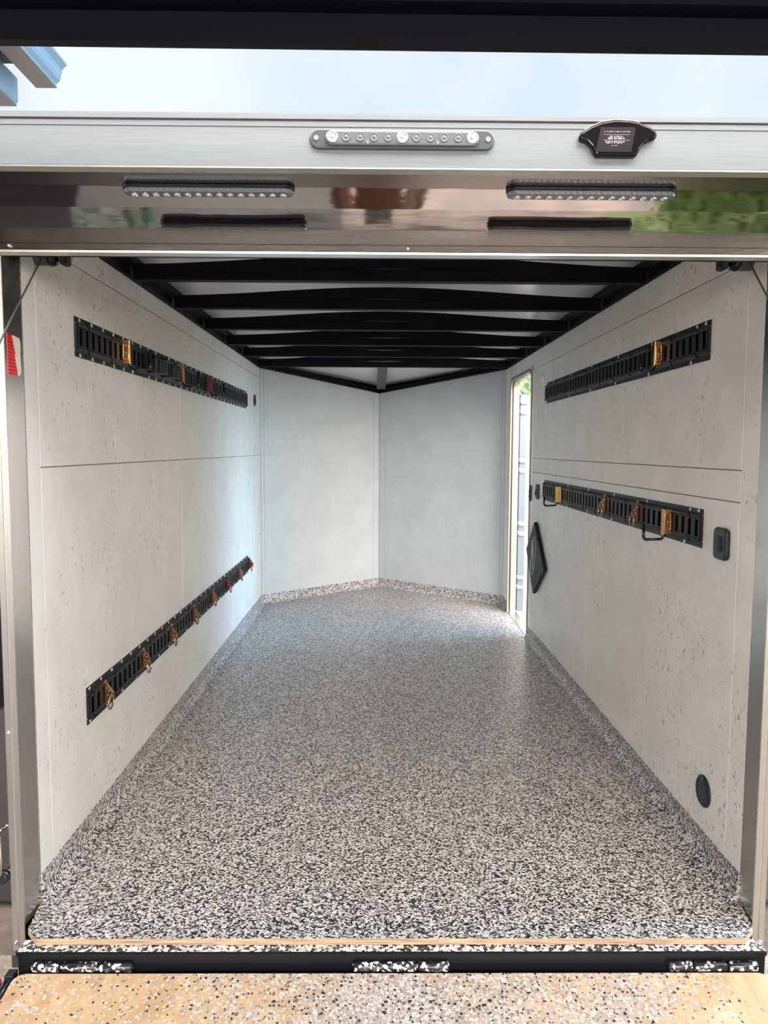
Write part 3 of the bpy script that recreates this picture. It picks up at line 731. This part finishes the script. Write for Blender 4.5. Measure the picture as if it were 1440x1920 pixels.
# black open-topped holders on the upper left track
def holder(y, label):
    t = thing('open_holder', label, 'holder', (LX, y, 1.69), LROT, 'black open holders on the upper left track')
    b = MB(); b.box(-.055, .055, .0128, .016, -.045, .045); b.build('back_plate', M['gloss'], t, bevel=.002)
    b = MB()
    for z in (.012, -.042):
        b.tube([(-.05, .018, z), (-.05, .072, z), (.05, .072, z), (.05, .018, z)], .0026, 8)
    b.build('rim', M['gloss'], t)
    b = MB()
    for i in range(5):
        x = -.05 + .025 * i; b.box(x - .007, x + .007, .069, .072, -.043, .012)
    for yy in (.030, .052):
        for s in (-1, 1): b.box(s * .05 - .0015, s * .05 + .0015, yy - .007, yy + .007, -.043, .012)
    b.build('slats', M['black'], t)
    b = MB(); b.box(-.05, .05, .016, .072, -.046, -.043); b.build('bottom', M['black'], t); return t
holder(3.30, 'black open-topped holder next to the nearest hook on the upper left track')
holder(3.50, 'black open-topped holder just behind the brownish clip on the upper left track')

# ------------------------------------------------------------------ switches, vents, cover
def wall_switch(y, z, label, w_=.075):
    t = thing('wall_switch', label, 'switch', (RX, y, z), RROT)
    b = MB(); b.prism(rrect(w_, .1, .02), 'y', 0, .016); b.build('switch_plate', M['switch'], t, bevel=.005, seg=3)
    b = MB(); b.prism(rrect(.026, .048, .004), 'y', .0145, .0185); b.build('rocker_frame', M['black'], t, bevel=.001)
    b = MB(); b.hexa([(-.009, .0185, -.02), (.009, .0185, -.02), (.009, .0185, .02), (-.009, .0185, .02), (-.009, .0265, -.018), (.009, .0265, -.018), (.009, .0190, .02), (-.009, .0190, .02)]); b.build('rocker', M['switch'], t)
    return t
wall_switch(2.343, 1.041, 'large black rocker switch near the rear edge of the right wall', .088)
wall_switch(5.075, 1.05, 'small black switch beside the side door on the right wall', .07)
t = thing('strike_plate', 'small black strike plate on the side door jamb', 'plate', (RX, 5.31, 1.026), RROT)
b = MB(); b.prism(rrect(.03, .11, .008), 'y', 0, .014); b.build('plate', M['switch'], t, bevel=.003)
b = MB(); b.box(-.006, .006, .013, .018, -.03, .03); b.build('latch_slot', M['slot'], t)
t = thing('round_vent', 'round black louvred vent low on the right wall', 'vent', (RX, 2.412, .214), RROT)
b = MB(); b.lathe([(.052, 0), (.052, .004), (.047, .008), (.036, .009), (.035, .005), (.002, .005)], (0, 0, 0), 'y', 40); b.build('vent_ring', M['switch'], t)
b = MB()
for i in range(9):
    c = -.032 + .008 * i; hl = math.sqrt(max(.0355 ** 2 - c * c, 0)); b.hexa([(c - .0022, .004, -hl), (c + .0022, .004, -hl), (c + .0022, .004, hl), (c - .0022, .004, hl), (c - .0012, .0085, -hl), (c + .0012, .0085, -hl), (c + .0012, .0085, hl), (c - .0012, .0085, hl)])
o = b.build('louvres', mat('grey_louvre', (.06, .075, .10), .4), t); o.rotation_euler = (0, math.radians(-38), 0)
b = MB(); b.lathe([(.003, .008), (.002, .0095)], (0, 0, .044), 'y', 8); b.build('screw', M['zinc'], t)
t = thing('round_vent', 'small round black vent high at the far end of the left wall', 'vent', (LX, 6.145, 1.711), LROT)
b = MB(); b.lathe([(.047, 0), (.047, .004), (.042, .008), (.032, .009), (.031, .005), (.002, .005)], (0, 0, 0), 'y', 32); b.build('vent_ring', M['switch'], t)
b = MB()
for i in range(7):
    c = -.026 + .0087 * i; hl = math.sqrt(.0315 ** 2 - c * c); b.box(c - .0022, c + .0022, .004, .0085, -hl, hl)
b.build('louvres', M['switch'], t)
t = thing('round_cover', 'white rounded vent cover with a diagonal rib above the right upper track end', 'cover', (RX, 5.013, 1.77), RROT)
b = MB(); b.prism(rrect(.11, .10, .04), 'y', 0, .012); b.build('cover_body', M['clear'], t, bevel=.006, seg=3)
b = MB(); b.tube([(-.03, .012, .028), (.03, .012, -.028)], .004, 8); b.tube([(-.012, .012, .034), (.036, .012, -.014)], .003, 8); b.build('rib', M['trimwhite'], t)

# hanging diamond board
bd = thing('hanging_board', 'square dark board with a silver oval emblem hung by one corner', 'board', (RX, 5.053, .862), RROT)
# local x -> +Y, y -> -X (out)
q = [(0, -.010), (-.318, -.285), (.002, -.500), (.26, -.228)]
cx_, cz_ = sum(a for a, _ in q) / 4, sum(a for _, a in q) / 4
b = MB(); b.prism(q, 'y', .006, .030); b.build('board', M['plaque'], bd, bevel=.008, seg=3)
b = MB(); b.tube([(0, 0, .012), (0, .02, .008), (0, .022, .016)], .0018, 6); b.tube([(-.012, .001, .018), (.0, .004, .008), (.016, .001, .022)], .0015, 6); b.tube([(0, .016, .008), (0, .018, -.018)], .0016, 6); b.build('hanging_wire', M['zinc'], bd)
def em(pts, name='emblem_mark', th=.0012):
    b = MB(); b.prism(pts, 'y', .0299, .030 + th); return b.build(name, M['emblem'], bd)
ex, ez = cx_ + .02, cz_ + .015
b = MB(); pts = []
for i in range(40):
    a = 2 * PI * i / 40; u, v = .062 * math.cos(a), .135 * math.sin(a); ang = math.radians(16)
    pts.append((ex + u * math.cos(ang) - v * math.sin(ang), .0306, ez + u * math.sin(ang) + v * math.cos(ang)))
b.tube(pts, .0028, 6, closed=True); b.build('emblem_ring', M['emblem'], bd)
em([(ex + .01, ez + .11), (ex + .045, ez + .10), (ex + .06, ez + .05), (ex + .05, ez), (ex + .035, ez - .03), (ex + .02, ez - .05), (ex + .0, ez - .02), (ex - .01, ez + .04)][::-1])
em([(ex + .01, ez - .03), (ex + .03, ez - .05), (ex + .0, ez - .115), (ex - .025, ez - .12)])
for k in range(3):
    em([(ex + .07 + .022 * k, ez - .06 + .014 * k), (ex + .078 + .022 * k, ez - .06 + .014 * k), (ex + .055 + .022 * k, ez - .15 + .02 * k), (ex + .047 + .022 * k, ez - .15 + .02 * k)])

# ------------------------------------------------------------------ side door
def door_outline(off, r, y0=DY0, y1=DY1, top=DTOP, bot=0.0):
    P = [(y0 - off, bot - off * .3), (y0 - off, top + off - r)]
    for i in range(9): a = PI - PI / 2 * i / 8; P.append((y0 - off + r + r * math.cos(a), top + off - r + r * math.sin(a)))
    for i in range(9): a = PI / 2 - PI / 2 * i / 8; P.append((y1 + off - r + r * math.cos(a), top + off - r + r * math.sin(a)))
    P.append((y1 + off, bot - off * .3)); return P
dr = thing('door_1', 'x', 'x'); del dr['label']; del dr['category']; dr['kind'] = 'structure'
def frame_ring(name, offs, r, x0, x1, m):
    b = MB(); rings = []
    for off in offs:
        O = door_outline(off, max(r + off, .02)); rings.append([[b.bm.verts.new((x, y, z)) for y, z in O] for x in (x0, x1)])
    (i0, i1), (o0, o1) = rings; n = len(i0)
    for k in range(n - 1):
        b.face([i0[k], i0[k + 1], o0[k + 1], o0[k]]); b.face([i1[k], i1[k + 1], o1[k + 1], o1[k]])
        b.face([i0[k], i0[k + 1], i1[k + 1], i1[k]]); b.face([o0[k], o0[k + 1], o1[k + 1], o1[k]])
    for k in (0, n - 1): b.face([i0[k], o0[k], o1[k], i1[k]])
    return b.build(name, m, dr)
frame_ring('door_frame', (-.012, .012), .07, 1.018, 1.088, mat('cream_door_jamb', (.22, .22, .20), .4))
frame_ring('door_trim', (.0, .035), .08, 1.0255, 1.0305, M['trimwhite'])
frame_ring('weather_seal', (-.0155, -.008), .065, 1.0315, 1.042, M['switch'])
# corner fill between rounded frame and wall
b = MB(); b.box(1.02, 1.098, DY0 - .01, DY1 + .01, -.022, .004); b.build('threshold', M['alu'], dr, bevel=.002)
# open leaf, standing out at right angles from the far jamb
leaf = bpy.data.objects.new('door_leaf', None); 
LXs = 1.150
b = MB(); P = []
z0, z1, xw = .01, 1.80, .80
P = [(LXs, z0), (LXs + xw, z0), (LXs + xw, z1 - .07)] + [(LXs + xw - .07 + .07 * math.cos(a), z1 - .07 + .07 * math.sin(a)) for a in [PI / 2 * i / 6 for i in range(1, 7)]] + [(LXs + .05, z1), (LXs, z1 - .05)]
b.prism(P, 'y', 6.16, 6.20); lf = b.build('door_leaf', M['doorwhite'], dr)
b = MB(); b.box(LXs - .05, LXs + .004, 6.155, 6.205, z0, z1 - .03); b.build('leaf_edge', M['dooredge'], lf)
b = MB(); b.box(LXs - .056, LXs - .05, 6.157, 6.20, z0 + .02, z1 - .04); b.build('leaf_seal', M['switch'], lf)
for z in (1.63, 1.16, .65, .21):
    b = MB()
    for dz in (0, .08):
        b.box(LXs - .058, LXs - .003, 6.140, 6.158, z + dz - .018, z + dz + .018); b.lathe([(.012, -.02), (.012, .02)], (LXs - .05, 6.147, z + dz), 'z', 12)
    b.build('hinge', M['rail'], lf)

# ------------------------------------------------------------------ overhead beam and eave
bm_ = thing('overhead_beam', 'dark steel beam across the top of the picture in front of the trailer', 'beam', (0, 1.4, 2.026))
b = MB(); b.prism([(0, 0), (0, .046), (-.012, .050), (-.012, .056), (-.004, .058), (-.004, .064), (-.03, .066), (-.03, .083), (-.05, .083), (-.05, .056), (-.022, .05), (-.022, .0)], 'x', -2.6, 2.6)
b.build('beam_web', M['beam'], bm_)
for s in (-1, 1):
    b = MB(); b.box(s * 2.5 - .06, s * 2.5 + .06, -.12, 0, GZ - 2.026, 0); b.build('post', M['beam'], bm_)
bm_.rotation_euler = (0, math.radians(.15), 0)
b = MB(); b.prism([(0, 0), (.07, 0), (.07, .19), (0, .19)], 'x', -2.6, 2.6)
tag(b.build('soffit_board', M['redwood'], loc=(0, 1.272, 2.113)), 'reddish brown board above the dark overhead beam', 'board').rotation_euler = (0, math.radians(.4), 0)
b = MB(); b.box(-2.6, 2.6, -2.6, 1.265, 0, .04)  # unseen roof added to cut high sky light and even out the interior
for i in range(20): b.box(-2.6, 2.6, -2.6 + .193 * i, -2.6 + .193 * i + .17, -.01, 0)
tag(b.build('sky_block_roof', mat('sky_block_boards', (.10, .085, .075), .7), loc=(0, 0, 2.30)), 'boarded unseen ceiling added above the overhead beam to block the upper sky', 'roof')
b = MB(); b.box(-2.68, -2.6, -2.6, 1.2, GZ, 2.3); tag(b.build('porch_wall', M['beam']), 'dark siding wall on the left behind the photographer', 'wall')
# gutter of the neighbouring roof, top left
gt = thing('roof_gutter', 'blue-grey roof gutter end seen against the sky, top left', 'gutter', (-2.034, 5.0, 3.70))
K = [(-.16, -.12), (-.035, -.12), (-.035, -.105), (-.012, -.085), (-.004, -.062), (.0, -.04), (.006, -.02), (.022, .0), (.034, .008), (.034, .022), (.02, .022), (-.16, .03)]
K = [(x, z) for x, z in K]
b = MB(); b.prism(K, 'y', -2.2, 0); b.build('gutter_trough', M['gutter'], gt)
b = MB(); b.box(-.162, -.032, -2.2, .002, -.126, -.12); b.build('gutter_bottom', M['gutterdark'], gt)
b = MB(); b.box(-.5, -.16, -2.2, -.12, -.04, .06); b.build('soffit', M['gutterdark'], gt)
ff = thing('roof_fascia', 'grey fascia corner below the gutter at the upper left edge', 'fascia', (-2.33, 5.0, 3.47))
b = MB(); b.prism([(-.4, .0), (.0, .0), (.02, .02), (.02, .16), (-.4, .16)], 'y', -2.2, 0); b.build('fascia_box', M['gutter'], ff)
b = MB(); b.box(-.4, .01, -2.2, .002, -.008, 0); b.build('fascia_bottom', M['gutterdark'], ff)
b = MB(); b.box(-.5, -.2, -.3, -.2, GZ - 3.47, 0); b.build('wall_post', M['gutterdark'], ff)

b = MB()
random.seed(11)
def leafscreen(x0, x1, y0, y1, z1, label, n, m):
    b = MB()
    b.box(x0 + .12, x1 - .12, y0 + .1, y1 - .1, GZ + .012, z1 - .12)
    for i in range(n):
        f = random.random()
        if f < .3: p = Vector((random.uniform(x0, x1), random.uniform(y0, y1), z1 + random.uniform(-.12, .05)))
        elif x1 - x0 > y1 - y0: p = Vector((random.uniform(x0, x1), random.choice((y0, y1)) + random.uniform(-.05, .1), random.uniform(GZ + .05, z1)))
        else: p = Vector((random.choice((x0, x1)) + random.uniform(-.05, .1), random.uniform(y0, y1), random.uniform(GZ + .05, z1)))
        u = Vector([random.gauss(0, 1) for _ in range(3)]).normalized(); v = u.cross(Vector((.3, .2, 1))).normalized(); L_ = random.uniform(.06, .11)
        b.face([b.bm.verts.new(p + o_) for o_ in (-u * L_, v * L_ * .5, u * L_, -v * L_ * .5)])
    return tag(b.build('leafscreen', m, norm=False), label, 'leafscreen')
leafscreen(2.75, 3.25, -4.0, 1.7, 1.9, 'green hedge added unseen on the right to block the side glow', 2600, M['leaf'])  # unseen leafy screen added to keep the bright east sky off the left wall
leafscreen(-7, 7, -11, -10.4, 1.1, 'dark hedge added unseen behind the photographer to block the horizon glow', 4000, M['leafdark'])  # unseen leafy screen added to keep horizon glow out of the polished header
# ------------------------------------------------------------------ trees outside
def tree(x, y, h, r, m, label, seed, n=900):
    random.seed(seed)
    t = thing('leafy_tree', label, 'tree', (x, y, GZ + .012), 0, 'trees around the trailer')
    b = MB(); b.tube([(0, 0, 0), (.03, .02, h * .3), (.0, .05, h * .6), (.04, 0, h * .85)], [r * .08, r * .065, r * .045, r * .02], 8)
    for k in range(7):
        a = k * 2.4; z = h * (.4 + .06 * k); b.tube([(0, .03, z), (r * .4 * math.cos(a), r * .4 * math.sin(a), z + r * .25)], [r * .03, r * .012], 6)
    b.build('trunk', M['bark'], t)
    b = MB()
    for i in range(n):
        a, c = random.uniform(0, 2 * PI), random.uniform(-1, 1); q = random.uniform(.45, 1) ** .5
        rr_ = r * q * (1 + .15 * math.sin(3 * a + 4 * c)); sx = math.sqrt(1 - c * c)
        p = Vector((rr_ * sx * math.cos(a), rr_ * sx * math.sin(a), h - r + rr_ * c)); L_ = random.uniform(.09, .17)
        u = Vector([random.gauss(0, 1) for _ in range(3)]).normalized(); v = u.cross(Vector((random.random(), random.random(), 1))).normalized()
        vs = [b.bm.verts.new(p + o_) for o_ in (-u * L_, v * L_ * .45, u * L_, -v * L_ * .45)]; b.face(vs)
    b.build('foliage', m, t); return t
tree(7.6, 13.5, 4.4, 1.7, M['leaf'], 'leafy green tree out to the right beyond the side door', 1, 1600)
tree(3.45, 15.5, 4.9, 2.1, M['leaf'], 'bright green tree seen above the open side door', 2, 2200)
tree(5.5, -7.0, 3.4, 2.0, M['leaf'], 'green tree on the right behind the photographer', 3, 1200)
tree(-4.4, -5.2, 3.2, 2.0, M['leafdark'], 'dark tree on the left behind the photographer', 4, 1200)

# ------------------------------------------------------------------ the photographer, seen only as a blurred reflection in the canopy
def skin_mesh(name, verts, edges, m, parent, sub=2, root=0):
    bm = bmesh.new(); lay = bm.verts.layers.skin.verify(); V_ = []
    for i, (p, r) in enumerate(verts):
        v = bm.verts.new(p); r = r if isinstance(r, tuple) else (r, r); v[lay].radius = r; v[lay].use_root = (i == root); V_.append(v)
    for a, c in edges: bm.edges.new((V_[a], V_[c]))
    me = bpy.data.meshes.new(name); bm.to_mesh(me); bm.free(); me.materials.append(m)
    o = bpy.data.objects.new(name, me); C.objects.link(o); o.parent = parent
    k = o.modifiers.new('skin', 'SKIN'); k.use_smooth_shade = True
    q = o.modifiers.new('sub', 'SUBSURF'); q.levels = sub; q.render_levels = sub; return o
SKINM = mat('skin_tone', (.50, .28, .19), .5); SHIRT = mat('brown_shirt', (.30, .15, .09), .8); TROUS = mat('blue_trousers', (.05, .13, .36), .85); HAIR = mat('brown_hair', (.06, .035, .02), .7)
pe = thing('person', 'person in a brown shirt holding up a phone, mirrored in the polished canopy', 'person', (-.05, -.55, GZ + .012))
Vt = [((0, 0, .98), (.15, .11)), ((0, .01, 1.15), (.135, .10)), ((0, .01, 1.33), (.155, .11)), ((0, .0, 1.46), (.10, .08)), ((0, .01, 1.54), .055),
      ((0, .03, 1.60), (.070, .078)), ((0, .025, 1.68), (.078, .095)), ((0, .015, 1.755), (.065, .082)),
      ((0, .118, 1.665), .016), ((0, .105, 1.60), .024)]
Ed = [(0, 1), (1, 2), (2, 3), (3, 4), (4, 5), (5, 6), (6, 7), (6, 8), (5, 9)]
sleeve = []; 
for s_ in (-1, 1):
    i = len(Vt)
    Vt += [((s_ * .19, -.01, 1.44), .058), ((s_ * .25, .10, 1.30), .046), ((s_ * .27, .19, 1.24), .042), ((s_ * .18, .34, 1.48), .036), ((s_ * .095, .455, 1.705), .024), ((s_ * .075, .475, 1.745), (.030, .016))]
    Ed += [(3, i), (i, i + 1), (i + 1, i + 2), (i + 2, i + 3), (i + 3, i + 4), (i + 4, i + 5)]
    for f in range(4):     # fingers wrapped behind the phone
        j = len(Vt); z = 1.752 + .019 * f; L_ = (.9, 1.0, .95, .8)[f]
        Vt += [((s_ * .062, .480 - .002 * f, z), .0095), ((s_ * .050, .512, z + .004), .0085), ((s_ * (.050 - .022 * L_), .522, z + .006), .0075)]
        Ed += [(i + 5, j), (j, j + 1), (j + 1, j + 2)]
    j = len(Vt); Vt += [((s_ * .058, .475, 1.725), .011), ((s_ * .036, .488, 1.742), .0095), ((s_ * .020, .494, 1.760), .008)]; Ed += [(i + 4, j), (j, j + 1), (j + 1, j + 2)]
    i = len(Vt)
    Vt += [((s_ * .10, 0, .90), .095), ((s_ * .11, .02, .50), .058), ((s_ * .115, -.01, .30), .055), ((s_ * .12, -.02, .09), .038), ((s_ * .13, .06, .035), (.04, .028)), ((s_ * .135, .16, .028), (.04, .022))]
    Ed += [(0, i), (i, i + 1), (i + 1, i + 2), (i + 2, i + 3), (i + 3, i + 4), (i + 4, i + 5)]
skin_mesh('body', Vt, Ed, SKINM, pe)
Vs = [((0, 0, .94), (.165, .125)), ((0, .01, 1.15), (.15, .115)), ((0, .01, 1.33), (.17, .125)), ((0, .0, 1.46), (.11, .09)), ((0, .005, 1.505), (.062, .06))]
Es = [(0, 1), (1, 2), (2, 3), (3, 4)]
for s_ in (-1, 1):
    i = len(Vs); Vs += [((s_ * .19, -.01, 1.44), .075), ((s_ * .25, .10, 1.31), .064), ((s_ * .262, .14, 1.28), .062)]; Es += [(3, i), (i, i + 1), (i + 1, i + 2)]
skin_mesh('shirt', Vs, Es, SHIRT, pe)
Vp = [((0, 0, 1.0), (.16, .12)), ((0, 0, .93), (.16, .12))]; Ep = [(0, 1)]
for s_ in (-1, 1):
    i = len(Vp); Vp += [((s_ * .10, 0, .85), .105), ((s_ * .11, .02, .50), .075), ((s_ * .118, -.015, .12), .062)]; Ep += [(1, i), (i, i + 1), (i + 1, i + 2)]
skin_mesh('trousers', Vp, Ep, TROUS, pe)
skin_mesh('hair', [((0, -.02, 1.71), (.078, .085)), ((0, -.01, 1.78), (.072, .088)), ((0, -.045, 1.63), (.055, .04))], [(0, 1), (0, 2)], HAIR, pe)
for s_ in (-1, 1):
    b = MB(); b.lathe([(.004, -.004), (.012, 0), (.004, .006)], (s_ * .03, .105, 1.69), 'y', 12); b.build('eye', mat('eye_%d' % s_, (.6, .6, .6), .2), pe)
    skin_mesh('shoe', [((s_ * .12, -.03, .05), (.045, .045)), ((s_ * .13, .06, .04), (.05, .035)), ((s_ * .135, .18, .032), (.046, .028))], [(0, 1), (1, 2)], M['black'], pe)
b = MB(); b.prism(rrect(.076, .155, .01), 'y', -.0045, .0045)
o = b.build('phone', M['gloss'], loc=(-.05, -.046, 1.33 - .02), bevel=.002); tag(o, 'black phone held up by the person mirrored in the canopy', 'phone')
